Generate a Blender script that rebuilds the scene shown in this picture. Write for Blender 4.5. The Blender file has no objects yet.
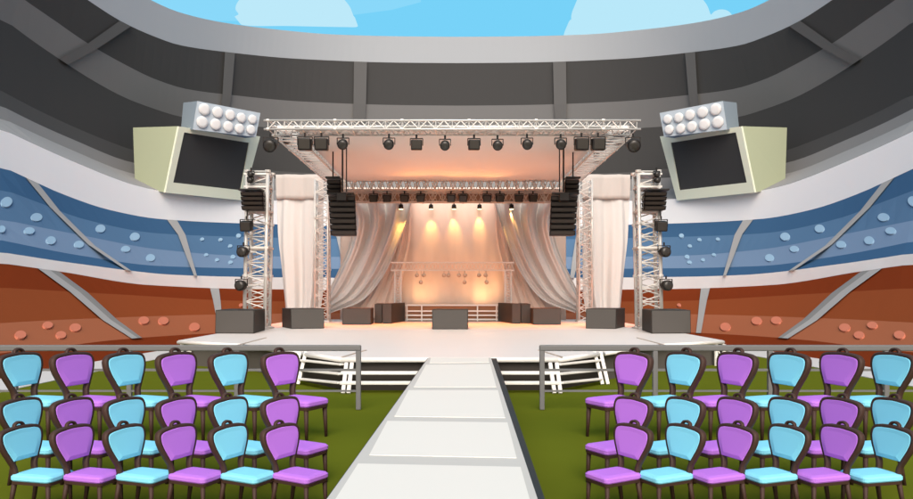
import bpy, bmesh, math, random
from mathutils import Vector, Matrix
random.seed(7)
PI = math.pi
F = 700.0; PX0 = 453.0; PY0 = 293.0; H = 1.95
sc = bpy.context.scene
C = sc.collection
ZS = H - 1.28            # stage deck level

# ------------------------------------------------------------------ helpers
def W(px, py, d):
    return Vector(((px-PX0)*d/F, d, H + (PY0-py)*d/F))
def lin(c): return c/12.92 if c <= .04045 else ((c+.055)/1.055)**2.4
def hexlin(h, k=1.0): return tuple(min(.95, lin(int(h[i:i+2], 16)/255)*k) for i in (0, 2, 4)) + (1,)
MATS = {}
def mat(name, h, k=1.0, rough=.75, metal=0, emit=None, var=.0, scale=6, spec=.3):
    if name in MATS: return MATS[name]
    m = bpy.data.materials.new(name); m.use_nodes = True
    n = m.node_tree.nodes; L = m.node_tree.links; b = n['Principled BSDF']
    c = hexlin(h, k)
    b.inputs['Base Color'].default_value = c
    b.inputs['Roughness'].default_value = rough; b.inputs['Metallic'].default_value = metal
    b.inputs['Specular IOR Level'].default_value = spec
    if var:
        tc = n.new('ShaderNodeTexCoord'); no = n.new('ShaderNodeTexNoise'); no.inputs['Scale'].default_value = scale
        no.inputs['Detail'].default_value = 6
        mx = n.new('ShaderNodeMix'); mx.data_type = 'RGBA'
        mx.inputs['A'].default_value = tuple(v*(1-var) for v in c[:3])+(1,)
        mx.inputs['B'].default_value = tuple(min(1, v*(1+var)) for v in c[:3])+(1,)
        L.new(tc.outputs['Object'], no.inputs['Vector']); L.new(no.outputs['Fac'], mx.inputs['Factor'])
        L.new(mx.outputs['Result'], b.inputs['Base Color'])
    if emit:
        b.inputs['Emission Color'].default_value = hexlin(h); b.inputs['Emission Strength'].default_value = emit*2**-.34
        b.inputs['Base Color'].default_value = (0, 0, 0, 1); b.inputs['Specular IOR Level'].default_value = 0
    MATS[name] = m; return m

def link(name, verts, faces, m, parent=None, smooth=False):
    me = bpy.data.meshes.new(name); me.from_pydata([tuple(v) for v in verts], [], faces); me.update()
    if smooth: me.polygons.foreach_set('use_smooth', [True]*len(me.polygons))
    o = bpy.data.objects.new(name, me); C.objects.link(o)
    if m: me.materials.append(m)
    if parent:
        o.parent = parent
        o.matrix_parent_inverse = parent_world(parent).inverted()
    return o
def parent_world(p):
    M = Matrix.LocRotScale(p.location, p.rotation_euler, p.scale)
    if p.parent: M = parent_world(p.parent) @ p.matrix_parent_inverse @ M
    return M
class MB:
    def __init__(s): s.v = []; s.f = []
    def add(s, vs, fs):
        k = len(s.v); s.v += [Vector(v) for v in vs]; s.f += [tuple(i+k for i in f) for f in fs]; return s
    def hexa(s, p):   # 8 points: bottom 4 ccw, top 4
        return s.add(p, [(3,2,1,0),(4,5,6,7),(0,1,5,4),(1,2,6,5),(2,3,7,6),(3,0,4,7)])
    def box(s, c, size, M=None):
        x, y, z = [v/2 for v in size]; c = Vector(c)
        p = [Vector(q) for q in ((-x,-y,-z),(x,-y,-z),(x,y,-z),(-x,y,-z),(-x,-y,z),(x,-y,z),(x,y,z),(-x,y,z))]
        if M: p = [M @ q for q in p]
        return s.hexa([c+q for q in p])
    def tube(s, p0, p1, r0, r1=None, n=6):
        r1 = r0 if r1 is None else r1
        p0 = Vector(p0); p1 = Vector(p1); d = (p1-p0)
        if d.length < 1e-6: return s
        q = d.to_track_quat('Z', 'Y').to_matrix()
        a = [p0+q@Vector((r0*math.cos(2*PI*i/n), r0*math.sin(2*PI*i/n), 0)) for i in range(n)]
        b = [p1+q@Vector((r1*math.cos(2*PI*i/n), r1*math.sin(2*PI*i/n), 0)) for i in range(n)]
        fs = [(i, (i+1)%n, n+(i+1)%n, n+i) for i in range(n)] + [tuple(range(n-1,-1,-1)), tuple(range(n, 2*n))]
        return s.add(a+b, fs)
    def bar(s, p0, p1, w, h):      # rectangular bar; w sideways, h up-ish
        p0 = Vector(p0); p1 = Vector(p1); d = (p1-p0).normalized()
        up = Vector((0,0,1)) if abs(d.z) < .9 else Vector((0,-1,0))
        sd = d.cross(up).normalized(); up = sd.cross(d).normalized()
        o = [(-w/2,-h/2),(w/2,-h/2),(w/2,h/2),(-w/2,h/2)]
        a = [p0+sd*x+up*y for x,y in o]; b = [p1+sd*x+up*y for x,y in o]
        return s.add(a+b, [(3,2,1,0),(4,5,6,7),(0,1,5,4),(1,2,6,5),(2,3,7,6),(3,0,4,7)])
    def lathe(s, c, axis, prof, n=20):   # prof: list of (r, t) along axis
        c = Vector(c); q = Vector(axis).to_track_quat('Z','Y').to_matrix(); vs = []; fs = []
        for r, t in prof:
            for i in range(n): vs.append(c+q@Vector((r*math.cos(2*PI*i/n), r*math.sin(2*PI*i/n), t)))
        for j in range(len(prof)-1):
            for i in range(n):
                a=j*n+i; b=j*n+(i+1)%n; fs.append((a,b,b+n,a+n))
        fs.append(tuple(range(n-1,-1,-1))); fs.append(tuple((len(prof)-1)*n+i for i in range(n)))
        return s.add(vs, fs)
    def build(s, name, m, parent=None, smooth=False, bevel=0):
        o = link(name, s.v, s.f, m, parent, smooth)
        if bevel:
            b = o.modifiers.new('b', 'BEVEL'); b.width = bevel; b.segments = 2; b.limit_method = 'ANGLE'
        return o
def tag(o, label=None, cat=None, group=None, kind=None):
    if label: o['label'] = label
    if cat: o['category'] = cat
    if group: o['group'] = group
    if kind: o['kind'] = kind
    return o
def thing(name, loc, label, cat, group=None, rz=0):
    o = bpy.data.objects.new(name, None); o.empty_display_size = .2; C.objects.link(o)
    o.location = loc; o.rotation_euler = (0, 0, rz)
    return tag(o, label, cat, group)
def copy_tree(o, parent=None):
    c = o.copy(); C.objects.link(c)
    if parent: c.parent = parent
    for ch in [x for x in bpy.data.objects if x.parent == o]: copy_tree(ch, c)
    return c
ORD = ['leftmost','second','third','fourth','fifth','sixth','seventh','eighth','ninth','tenth','eleventh','twelfth','thirteenth','rightmost']
def nth(i, n):
    return 'leftmost' if i == 0 else 'rightmost' if i == n-1 else ORD[i]+' from left'

# ------------------------------------------------------------------ palette
KV = 1.0; KG = 1.0
M_lawn = mat('lawn green', '60691E', .88, .9, var=.04, scale=2, spec=0)
M_path = mat('path grey', 'CDCDCD', .85, spec=0)
def flat(h, k=1.0): return mat('paint '+h+' %.2f' % k, h, k, .9, spec=0)
M_truss = mat('truss aluminium', 'DAD7D2', .9, .35, .3)
M_trussw = mat('truss orange lit', 'E0D2C4', .8, .4, .2)  # aluminium copy with the orange stage light put into its colour
M_black = mat('black housing', '2C2826', .4, .5)
M_blackw = mat('black array', '2A2220', .5, .45)
M_grill = mat('speaker grille', '686460', .5, .7, var=.04, scale=40)
M_cab = mat('speaker cabinet', '35322E', .6, .6)
M_deck = mat('stage deck', 'F2EEEA', .84, .4, var=.015, scale=1.2)
M_lip = mat('white metal lip', 'F6F3EE', .85, .5)
M_dark = mat('dark step panel', '45403C', .8, .8)  # dark backing behind the stage steps
M_skirt = mat('wing skirt', '6A6660', .6, .8)
M_fab = mat('curtain fabric', 'E3E1DF', .8, .9, var=.02, scale=3, spec=.05)
M_fab2 = mat('curtain top tone', 'D2CBC6', .78, .9, spec=.05)
M_wall = mat('backdrop fabric', 'F2DDD0', .9, .9, var=.02, scale=2, spec=.05)
M_ceil = mat('canopy fabric', 'E4E4E0', .92, .8, spec=.1)
M_fence = mat('fence grey', '828282', .66, .6)
M_lensw = mat('lit lens', 'FFE0A0', 1, emit=6)
M_lens = mat('dark lens', '4A4744', .6, .15)
M_chrome = mat('small light metal', 'C8B8A8', .9, .3, .5)

# ------------------------------------------------------------------ stadium
YC = 12.0; N = 2.8; SX = .35
def pchip(xs, ys):
    n = len(xs); h = [xs[i+1]-xs[i] for i in range(n-1)]; dl = [(ys[i+1]-ys[i])/h[i] for i in range(n-1)]
    m = [0.0]*n; m[0] = dl[0]; m[-1] = dl[-1]
    for i in range(1, n-1):
        if dl[i-1]*dl[i] > 0:
            w1 = 2*h[i]+h[i-1]; w2 = h[i]+2*h[i-1]; m[i] = (w1+w2)/(w1/dl[i-1]+w2/dl[i])
    def f(x):
        if x <= xs[0]: return ys[0]
        if x >= xs[-1]: return ys[-1]
        i = max(j for j in range(n-1) if xs[j] <= x); t = (x-xs[i])/h[i]
        return ((2*t**3-3*t*t+1)*ys[i]+(t**3-2*t*t+t)*h[i]*m[i]+(-2*t**3+3*t*t)*ys[i+1]+(t**3-t*t)*h[i]*m[i+1])
    return f
# boundary lines of the bowl: half-width a of the plan curve, image profile (px, py)
B = {
 0:(19.4,[(460,36.7),(400,36.2),(335,34.4),(273,29),(221,22),(178,11.7),(151,0),(110,-25),(50,-68),(0,-108)]),
 1:(19.9,[(460,63),(400,62.5),(300,58.8),(224,51.6),(180,45),(151,35),(122,21.6),(88,0),(40,-34),(0,-64)]),
 2:(20.5,[(460,105.6),(400,105),(300,101.3),(238,95.6),(187,89),(155,79),(126,65),(85,41.5),(54,20),(25,0),(0,-18)]),
 3:(20.95,[(460,134),(350,131),(257,126.5),(220,122.5),(180,116.5),(155,109),(126,98),(94,81),(58,58),(29,38),(0,16)]),
 4:(20.6,[(460,176),(380,175),(299,172.5),(252,168.8),(180,160),(133,150),(108,141),(72,126),(36,109),(0,90)]),
 5:(20.3,[(460,181),(380,180.5),(282,179),(200,173),(133,162.6),(72,139),(36,123),(0,105)]),
 6:(20.0,[(460,192),(380,192),(282,190.5),(200,184),(133,173.5),(72,150),(36,134),(0,117)]),
 7:(18.0,[(460,202),(380,202),(276,200.5),(240,198.5),(162,191),(134,185),(119,180),(72,161),(36,145),(0,128)]),
 8:(18.0,[(460,226),(380,226),(248,223.5),(160,219),(110,210),(60,193),(28,178.5),(0,165.5)]),
 9:(17.0,[(460,240),(380,239.5),(248,237),(160,233.5),(80,218),(40,203),(0,188)]),
 10:(16.0,[(460,257),(380,257),(248,256),(160,249.5),(80,235),(0,219)]),
 11:(15.0,[(460,269),(380,269),(248,268.3),(160,266),(80,255.5),(0,240)]),
 12:(14.02,[(460,278),(380,278),(248,277),(178,275),(80,264),(0,252)]),
 13:(14.0,[(460,290),(380,290),(248,289),(148,285),(60,271.5),(0,263)]),
 14:(13.2,[(460,302),(380,302),(248,301),(120,294.5),(0,287.5)]),
 15:(12.2,[(460,313),(380,313),(248,314),(216,314.5),(80,319),(0,323)]),
 16:(11.0,[(460,328),(300,330),(200,334),(110,340.5),(50,348),(0,353)]),
}
def plan(a, t, D=None):     # t in [-1,1] left..right, 0 = far end
    D = 36 + (a-9.2)*1.15 if D is None else D
    s = abs(t); sg = -1 if t < 0 else 1
    if s > .8: return Vector((SX+sg*a, YC-(s-.8)/.2*9.5))
    th = s/.8*PI/2
    return Vector((SX+sg*a*math.sin(th)**(2/N), YC+(D-YC)*max(0,math.cos(th))**(2/N)))
def bfun(i):
    a, pts = B[i]
    us = [460-p[0] for p in pts]; f = pchip(us, [p[1] for p in pts])
    def z(x, y):
        u = abs(PX0 + F*x/y - 460)
        if u <= 460: return H+(PY0-f(u))*y/F
        # out of frame: hold the height reached at the frame edge
        return None
    return a, f, z
TS = []
k = -1.0
NS = 160
TS = [-1+2*i/NS for i in range(NS+1)]
# denser sampling near the corners is not needed; add extra points
RING = {}
def ring(i, da=0):
    key = (i, da)
    if key in RING: return RING[key]
    a, f, z = bfun(i); a += da
    pts = []
    for t in TS:
        p = plan(a, t); zz = z(p.x, p.y); pts.append([p.x, p.y, zz])
    idx = [j for j, p in enumerate(pts) if p[2] is not None]
    l, r = idx[0], idx[-1]
    for j in range(l): pts[j][2] = pts[l][2]
    for j in range(r+1, len(pts)): pts[j][2] = pts[r][2]
    RING[key] = [Vector(p) for p in pts]; return RING[key]
def flat_ring(a, z): return [Vector((plan(a, t).x, plan(a, t).y, z)) for t in TS]
def strip(name, ra, rb, m, parent, thick=.02):
    n = len(ra); o = link(name, ra+rb, [(i, i+1, n+i+1, n+i) for i in range(n-1)], m, parent, smooth=False)
    s = o.modifiers.new('s', 'SOLIDIFY'); s.thickness = thick; s.offset = 1 if True else -1
    return o
def on_bowl(px, py, lo, hi):
    """3D point of image point on the strip between boundaries lo (upper) and hi (lower)"""
    u = abs(px-460)
    ya, yb = bfun(lo)[1](u), bfun(hi)[1](u)
    s = min(1.1, max(-.1, (py-ya)/(yb-ya)))
    def at(i):
        a = B[i][0]; best = None
        A, Z = (bfun(i)[0], bfun(i)[2])
        r = ring(i); # find crossing of ray
        for j in range(len(r)-1):
            g0 = r[j].x - (px-PX0)/F*r[j].y; g1 = r[j+1].x - (px-PX0)/F*r[j+1].y
            if g0 <= 0 <= g1 or g1 <= 0 <= g0:
                w = g0/(g0-g1) if g0 != g1 else 0
                return r[j].lerp(r[j+1], w)
        return r[-1]
    return at(lo).lerp(at(hi), s)
def patch(name, px, py, lo, hi, rx, ry, m, parent):
    """a rounded blob sitting on a seating strip; rx, ry in picture px"""
    c = on_bowl(px, py, lo, hi)
    ex = (on_bowl(px+2, py, lo, hi)-on_bowl(px-2, py, lo, hi))/4
    ez = (on_bowl(px, py-1, lo, hi)-on_bowl(px, py+1, lo, hi))/2
    nr = ex.cross(ez).normalized()
    if nr.dot(Vector((0,0,H))-c) < 0: nr = -nr
    n = 18; vs = []
    for h, k in ((-.02,1),(.042,1),(.046,.97)):
        for i in range(n):
            a = 2*PI*i/n; vs.append(c + ex*(rx*k*math.cos(a)) + ez*(ry*k*math.sin(a)) + nr*h)
    fs = [(j*n+i, j*n+(i+1)%n, (j+1)*n+(i+1)%n, (j+1)*n+i) for j in range(2) for i in range(n)]
    fs += [tuple(range(n-1,-1,-1)), tuple(2*n+i for i in range(n))]
    return link(name, vs, fs, m, parent)
def slab(name, quad, m, parent, t=.12, lift=.1):
    """thin raised slab over a polyline of cross sections [(left,right),...]"""
    vs = []; fs = []
    for l, r in quad:
        for p in (l, r):
            dd = (Vector((0,0,H))-p).normalized()
            vs.append(p+dd*(lift+t)); vs.append(p+dd*(lift-t))
    n = len(quad)
    for i in range(n-1):
        a = i*4; b = a+4
        fs += [(a, a+2, b+2, b), (a+1, b+1, b+3, a+3), (a, b, b+1, a+1), (a+2, a+3, b+3, b+2)]
    fs += [(0,1,3,2), ((n-1)*4, (n-1)*4+2, (n-1)*4+3, (n-1)*4+1)]
    return link(name, vs, fs, m, parent)

orange = thing('seating_stand', (SX, 38, 0), 'lower orange seating stand sweeping round the lawn behind the stage', 'seating stand')
blue = thing('seating_stand', (SX, 45, 3), 'upper blue seating stand above the orange one, below the white wall', 'seating stand')
roof = thing('stadium_roof', (SX, 48, 10), 'dark grey oval stadium roof with pale rim round the sky', 'roof')
wallb = thing('balcony_wall', (SX, 46, 6), 'broad off white balcony wall curving above the blue stand', 'wall')
wallg = thing('balcony_wall', (SX, 40, 1), 'narrow light grey balcony wall between blue and orange stands', 'wall')
path_r0 = flat_ring(9.25, .005); path_r1 = flat_ring(10.5, .03)
tag(strip('path', path_r1, path_r0, M_path, None, .03), 'light grey path round the edge of the lawn', 'path', kind='structure')
strip('seating_band', ring(16), path_r1, flat('73331B'), orange)
strip('seating_band', ring(15), ring(16), flat('9A5E44',.95), orange)
strip('seating_band', ring(14), ring(15), flat('864629',.97), orange)
strip('seating_band', ring(13), ring(14), flat('73331B'), orange)
strip('wall_face', ring(12), ring(13), flat('CDCDCD',1.5), wallg)
strip('seating_band', ring(11), ring(12), flat('39597A',1.02), blue)
strip('seating_band', ring(10), ring(11), flat('768FAD',.84), blue)
strip('seating_band', ring(9), ring(10), flat('557596',.9), blue)
strip('seating_band', ring(8), ring(9), flat('39597A',1.02), blue)
strip('wall_face', ring(7), ring(8), flat('DEDEDE',1.27), wallb)
strip('ledge', ring(6), ring(7), flat('9A9A9A'), wallb)
strip('coping', ring(5), ring(6), flat('828282'), wallb)
strip('roof_panel', ring(4), ring(5), flat('4E4E4E'), roof)
strip('back_wall', ring(3), ring(4), flat('3B3B3B',1.3), roof)
strip('roof_panel', ring(2), ring(3), flat('828282',.88), roof)
strip('roof_panel', ring(1), ring(2), flat('4E4E4E',.93), roof)
strip('rim', ring(0), ring(1), flat('C6CCD2',.84), roof)

def mx(px): return 920-px
for sgn in (0, 1):
    X = (lambda p: p) if sgn == 0 else mx
    # roof beams
    for (t0, t1, m0, m1, b0, b1) in ((225,235,222.5,231.5,219,227), (120,131,88,97,59,68), (354,367,353.5,366,353,364)):
        q = []
        for (l, r, i) in ((t0,t1,1),((t0*3+m0)/4,(t1*3+m1)/4,None),(m0,m1,2),(b0,b1,3)):
            if i is None: continue
            u = lambda p: bfun(i)[1](abs(X(p)-460))
            q.append((on_bowl(X(l), u(l), i, i+1 if i<3 else 4), on_bowl(X(r), u(r), i, i+1 if i<3 else 4)))
        slab('beam', q, flat('686868'), roof, .1, .12)
    # aisles on the blue stand
    for pts in (((26,38),(50,60),(88,95),(126,131.5)), ((167,177),(178,185.5),(187,192),(194,197)), ((333,342),(337,344.5),(342,348),(346,350))):
        q = []
        for (l, r), (i, j, s) in zip(pts, ((8,9,0),(9,10,.0),(10,11,.4),(11,12,1))):
            q.append(tuple(on_bowl(X(p), bfun(i)[1](abs(X(p)-460))*(1-s)+bfun(j)[1](abs(X(p)-460))*s, i, j) for p in (l, r)))
        slab('aisle', q, flat('999999'), blue, .06, .1)
    for pts, dk in (([(38,50),(70,80),(103,111),(132,138)], [(50,59),(80,88),(111,117),(138,142)]), ([(210,219),(213,220.5),(216,222),(219,224)], None)):
        for pp, mm in ((pts, flat('9A9A9A')), (dk, flat('7E7E7E'))):
            if not pp: continue
            q = []
            for (l, r), (i, j, s) in zip(pp, ((13,14,0),(14,15,.0),(15,16,.1),(15,16,1))):
                q.append(tuple(on_bowl(X(p), bfun(i)[1](abs(X(p)-460))*(1-s)+bfun(j)[1](abs(X(p)-460))*s, i, j) for p in (l, r)))
            slab('aisle', q, mm, orange, .06, .1)
    for (x, y, rx, ry) in ((15,105,14,13),(90,145,14,10),(3,174,9,9),(72,179,13,9),(126,203,12,10),(196,213,12,9),(250,173,12,10),(336,193,12,10),(313,224,11,8),(375,246,11,9),
                           (504,199,5,4),(550,200,5,4),(595,190,6,5),(574,216,5,4),(514,238,5,4),(541,251,5,4),(581,243,6,5),(575,257,6,4)):
        px, py = x/2.4964, 160+y/2.4964
        u = 460-px
        seg = next((i for i in (8,9,10,11) if bfun(i)[1](u) <= py <= bfun(i+1)[1](u)), 10)
        patch('spectator', X(px), py, seg, seg+1, rx/2.4964, ry/2.4964, flat('9BBCD6',.85), blue)
    for (x, y, rx, ry) in ((50,441,14,10),(118,416,13,9),(187,422,14,10),(151,441,13,9),(358,403,13,10),(407,404,13,10),(485,419,13,10),(601,364,5,4),(672,398,5,4),(700,411,5,3),(604,404,4,3)):
        px, py = x/2.4964, 160+y/2.4964
        u = 460-px
        seg = next((i for i in (13,14,15) if bfun(i)[1](u) <= py <= bfun(i+1)[1](u)), 15)
        patch('spectator', X(px), py, seg, seg+1, rx/2.4964, ry/2.4964, flat('CF8068',.85), orange)

# lawn: gentle swell under the back row of chairs
def lawn_z(y):
    if 7.2 < y < 11.5:
        t = (y-7.2)/1.7 if y < 8.9 else (11.5-y)/2.6
        t = max(0, min(1, t)); return .12*t*t*(3-2*t)
    return 0
ys = [-12,-6,0,4,6,7.2]+[7.3+.1*i for i in range(43)]+[12,14,18,24,30,36,60,200]
xs = [-200,-60,-25,-10.6,-8,-4,0,4,8,11.3,25,60,200]
v = [(x, y, lawn_z(y) if abs(x) < 10 else -.02) for y in ys for x in xs]; nx = len(xs)
tag(link('lawn', v, [(j*nx+i, j*nx+i+1, (j+1)*nx+i+1, (j+1)*nx+i) for j in range(len(ys)-1) for i in range(nx-1)], M_lawn, None, True),
    'flat olive green lawn under the chairs', 'lawn', kind='structure')

# ------------------------------------------------------------------ video boards and floodlights
def pw(px, py, d): return W(px, py, d)
def depth_at(px, a):
    r = [plan(a, t) for t in TS]
    for j in range(len(r)-1):
        g0 = r[j].x-(px-PX0)/F*r[j].y; g1 = r[j+1].x-(px-PX0)/F*r[j+1].y
        if g0*g1 <= 0 and g0 != g1: return r[j].lerp(r[j+1], g0/(g0-g1)).y
    return 30
for sgn in (0, 1):
    X = (lambda p: p) if sgn == 0 else mx
    side = 'left' if sgn == 0 else 'right'
    d0 = depth_at(X(200), 18.2)
    dTL, dTR, dBK = depth_at(X(168),17.6), depth_at(X(248),17.9), depth_at(X(134),19.2)
    root = thing('video_board', W(X(200), 195, d0), f'pale green video board with dark screen standing on the wall {side} of the stage', 'screen')
    ft = [W(X(x), y, d) for x, y, d in ((175.5,126,dTL),(257,136,dTR),(240,200,dTR),(162,192,dTL))]
    bk = [W(X(133), 127.5, dBK), W(X(243), 135, dTR+1.6), W(X(232), 200, dTR+1.6), W(X(135), 187, dBK)]
    # separate meshes: body (side colour) and front bezel
    scr = [W(X(x), y, d) for x, y, d in ((184.2,132.3,dTL+.14),(249.2,142.8,dTR-.14),(240.7,190.2,dTR-.14),(173.3,182.5,dTL+.14))]
    nrm = (ft[1]-ft[0]).cross(ft[3]-ft[0]).normalized()
    if nrm.dot(Vector((0,0,H))-ft[0]) < 0: nrm = -nrm
    def flatp(p, org=ft[0], nrm=nrm):
        o = Vector((0,0,H)); d = p-o; return o + d*((org-o).dot(nrm)/d.dot(nrm))
    o0 = [flatp(p)+nrm*.12 for p in ft]
    o1 = [p+nrm*.12 for p in o0]
    bf = [p-nrm*.004 for p in o0]
    MB().hexa([bf[3],bf[2],bk[2],bk[3],bf[0],bf[1],bk[1],bk[0]]).build('body', flat('B2BA9E',.85), root)
    # project the screen on the bezel plane
    def onp(p, off):
        o = Vector((0,0,H)); d = p-o; q = ft[0]+nrm*off
        return o + d*((q-o).dot(nrm)/d.dot(nrm))
    i1 = [onp(p, .24) for p in scr]; i0 = [p-nrm*.09 for p in i1]
    vs = o1+i1+i0+o0; fs = []
    for a in range(4):
        b = (a+1)%4; fs += [(a,b,4+b,4+a),(4+a,4+b,8+b,8+a),(a,12+a,12+b,b)]
    link('bezel', vs, fs, flat('D2D6C2',1.25), root)
    link('screen', [p-nrm*.05 for p in i1], [(0,1,2,3)], mat('screen', '3C3C3C', .9, .6), root)
    # floodlight bank above
    root = thing('floodlight_bank', W(X(225), 133, d0), f'blue grey floodlight bank of ten lamps above the {side} video board', 'floodlight')
    a0, a1 = dTL+.3, dTR+.2
    a1 = a0+.45*(a1-a0)
    ft = [W(X(x), y, d) for x, y, d in ((197,101,a0),(260,113,a1),(255.5,137,a1),(192.7,129.5,a0))]
    bk = [W(X(183.4), 102.5, a0+1.3), W(X(249), 112, a1+1.6), W(X(245), 138, a1+1.6), W(X(181), 128, a0+1.3)]
    MB().hexa([ft[3],ft[2],bk[2],bk[3],ft[0],ft[1],bk[1],bk[0]]).build('housing', flat('8A98A6'), root)
    nrm = (ft[1]-ft[0]).cross(ft[3]-ft[0]).normalized()
    if nrm.dot(Vector((0,0,H))-ft[0]) < 0: nrm = -nrm
    o1 = [p+nrm*.05 for p in ft]; o0 = [p+nrm*.003 for p in ft]
    link('front_panel', o1+o0, [(0,1,2,3)]+[(a,4+a,4+(a+1)%4,(a+1)%4) for a in range(4)], flat('B6C2CC'), root)
    for (x, y, r) in ((382,88,25),(442,101,24),(499,113,23),(550,126,21.5),(600,133,20.5),(372,146,25),(433,156,24.5),(490,166,23),(541,175,21.5),(593,180,21.5)):
        P = W(X(120+x/4.54), 90+y/4.54, d0); o = Vector((0,0,H)); dd = P-o; q = ft[0]+nrm*.05
        P = o+dd*((q-o).dot(nrm)/dd.dot(nrm)); rr = r/4.54*d0/F
        mb = MB(); mb.lathe(P, nrm, [(rr,0),(rr,.06),(rr*.95,.085),(rr*.5,.10)], 24).build('lamp', flat('DDDDDD'), root, True)

# ------------------------------------------------------------------ trusses
def truss(name, p0, p1, w, h, label, m=None, seg=None, rc=.035, rb=.016, ext=0, group=None):
    """box truss from p0 to p1 (centre line); w sideways, h second axis"""
    m = m or M_truss
    p0 = Vector(p0); p1 = Vector(p1); d = (p1-p0); L = d.length; d.normalize()
    if abs(d.z) > .9: a, b = Vector((1,0,0)), Vector((0,1,0))
    else:
        a = d.cross(Vector((0,0,1))).normalized(); b = a.cross(d).normalized()
    root = thing(name, p0, label, 'truss', group)
    cs = [a*(sx*w/2)+b*(sy*h/2) for sx, sy in ((-1,-1),(1,-1),(1,1),(-1,1))]
    for c in cs: MB().tube(p0+c-d*ext, p1+c+d*ext, rc, n=8).build('chord', m, root, True)
    seg = seg or max(w, h)
    n = max(2, round(L/seg)); lat = MB()
    for i in range(n+1):
        q = p0+d*(L*i/n)
        for k in range(4):
            lat.tube(q+cs[k], q+cs[(k+1)%4], rb*.8, n=5)
            if i < n:
                q2 = p0+d*(L*(i+1)/n); qm = p0+d*(L*(i+.5)/n)
                lat.tube(q+cs[k], qm+cs[(k+1)%4], rb, n=5); lat.tube(qm+cs[(k+1)%4], q2+cs[k], rb, n=5)
        if i % 4 == 0:
            for c in cs: lat.tube(q+c-d*.04, q+c+d*.04, rc*1.5, n=8)
    lat.build('lattice', m, root)
    return root
# front truss
truss('box_truss', (-5.5, 21.2, H+5.0), (5.46, 21.2, H+5.0), .8, .26, 'long white aluminium truss along the front of the stage roof', ext=.12, seg=.5, rc=.032, rb=.017)
MB().box((0, 21.3, H+5.01), (10.7, .05, .17)).build('valance', mat('valance', 'F4F0EC', .95, .8))
tag(bpy.data.objects['valance'], 'narrow white cloth strip inside the front roof truss', 'valance')
for s, sn in ((-1,'left'),(1,'right')):
    truss('box_truss', (s*5.15, 21.75, H+4.98), (s*5.15, 30.4, H+4.98), .7, .3, f'{sn} side truss of the stage roof running back to the tower', seg=.45, rb=.018, rc=.03)
    # inner tower
    cx = -131*30.9/F if s < 0 else 132*30.9/F
    t = truss('truss_tower', (cx, 31.0, ZS+.05), (cx, 31.0, H+5.0), .56, .5, f'slim white lattice tower holding the {sn} back corner of the roof', seg=.55, rc=.045, rb=.022)
    MB().box((cx, 31.0, ZS+.03), (.75,.7,.05)).build('base_plate', M_truss, t)
    # outer tower
    x0 = (-197 if s < 0 else 197)*25/F
    t = truss('truss_tower', (x0*.995, 25, ZS+.05), (x0*.98, 25.0, H+4.3), .72, .62, f'thick white lattice tower at the {sn} outer edge of the stage', seg=.48, rc=.07, rb=.024)
    MB().box((x0*.995, 25, ZS+.03), (1,.9,.05)).build('base_plate', M_truss, t)
    for zz in (.0, .45, 1.3, 2.6): MB().box((x0*.985, 25, H+4.2-zz), (.86,.74,.07)).build('clamp_frame', M_truss, t)
# back trusses
truss('box_truss', (-5.2, 31.0, H+4.8), (5.2, 31.0, H+4.8), .4, .5, 'wide upper truss across the back of the stage roof, warm glow in its colour', M_trussw, seg=.4, rc=.035, rb=.02)
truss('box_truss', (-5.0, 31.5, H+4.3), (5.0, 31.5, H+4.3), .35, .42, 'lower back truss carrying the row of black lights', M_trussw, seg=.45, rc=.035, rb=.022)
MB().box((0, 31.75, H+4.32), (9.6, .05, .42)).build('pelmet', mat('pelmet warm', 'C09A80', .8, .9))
tag(bpy.data.objects['pelmet'], 'tan cloth strip behind the lower back truss', 'pelmet')
# goal-post truss in front of the backdrop
g = thing('goalpost_truss', (0, 32.1, ZS), 'small white goalpost shaped truss standing before the backdrop wall', 'truss')
def mini(p0, p1, w, root, nm):
    p0 = Vector(p0); p1 = Vector(p1); d = p1-p0; L = d.length; d.normalize()
    a = Vector((0,0,1)) if abs(d.z) < .5 else Vector((1,0,0)); b = Vector((0,1,0))
    cs = [a*(i*w/2)+b*(j*w/2) for i, j in ((-1,-1),(1,-1),(1,1),(-1,1))]; mb = MB()
    for c in cs: mb.tube(p0+c, p1+c, .03, n=6)
    n = round(L/w/.9)
    for i in range(n):
        for k in range(4):
            mb.tube(p0+d*(L*i/n)+cs[k], p0+d*(L*(i+.5)/n)+cs[(k+1)%4], .012, n=4)
            mb.tube(p0+d*(L*(i+.5)/n)+cs[(k+1)%4], p0+d*(L*(i+1)/n)+cs[k], .012, n=4)
    mb.build(nm, M_trussw, root)
k = 32.1/F
M_trussw = M_lip
mini((-62*k, 32.1, H+26.5*k), (61*k, 32.1, H+26.5*k), .36, g, 'crossbeam')
mini((-55*k, 32.1, ZS), (-55*k, 32.1, H+22*k), .28, g, 'leg'); mini((55*k, 32.1, ZS), (55*k, 32.1, H+22*k), .28, g, 'leg')

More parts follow.
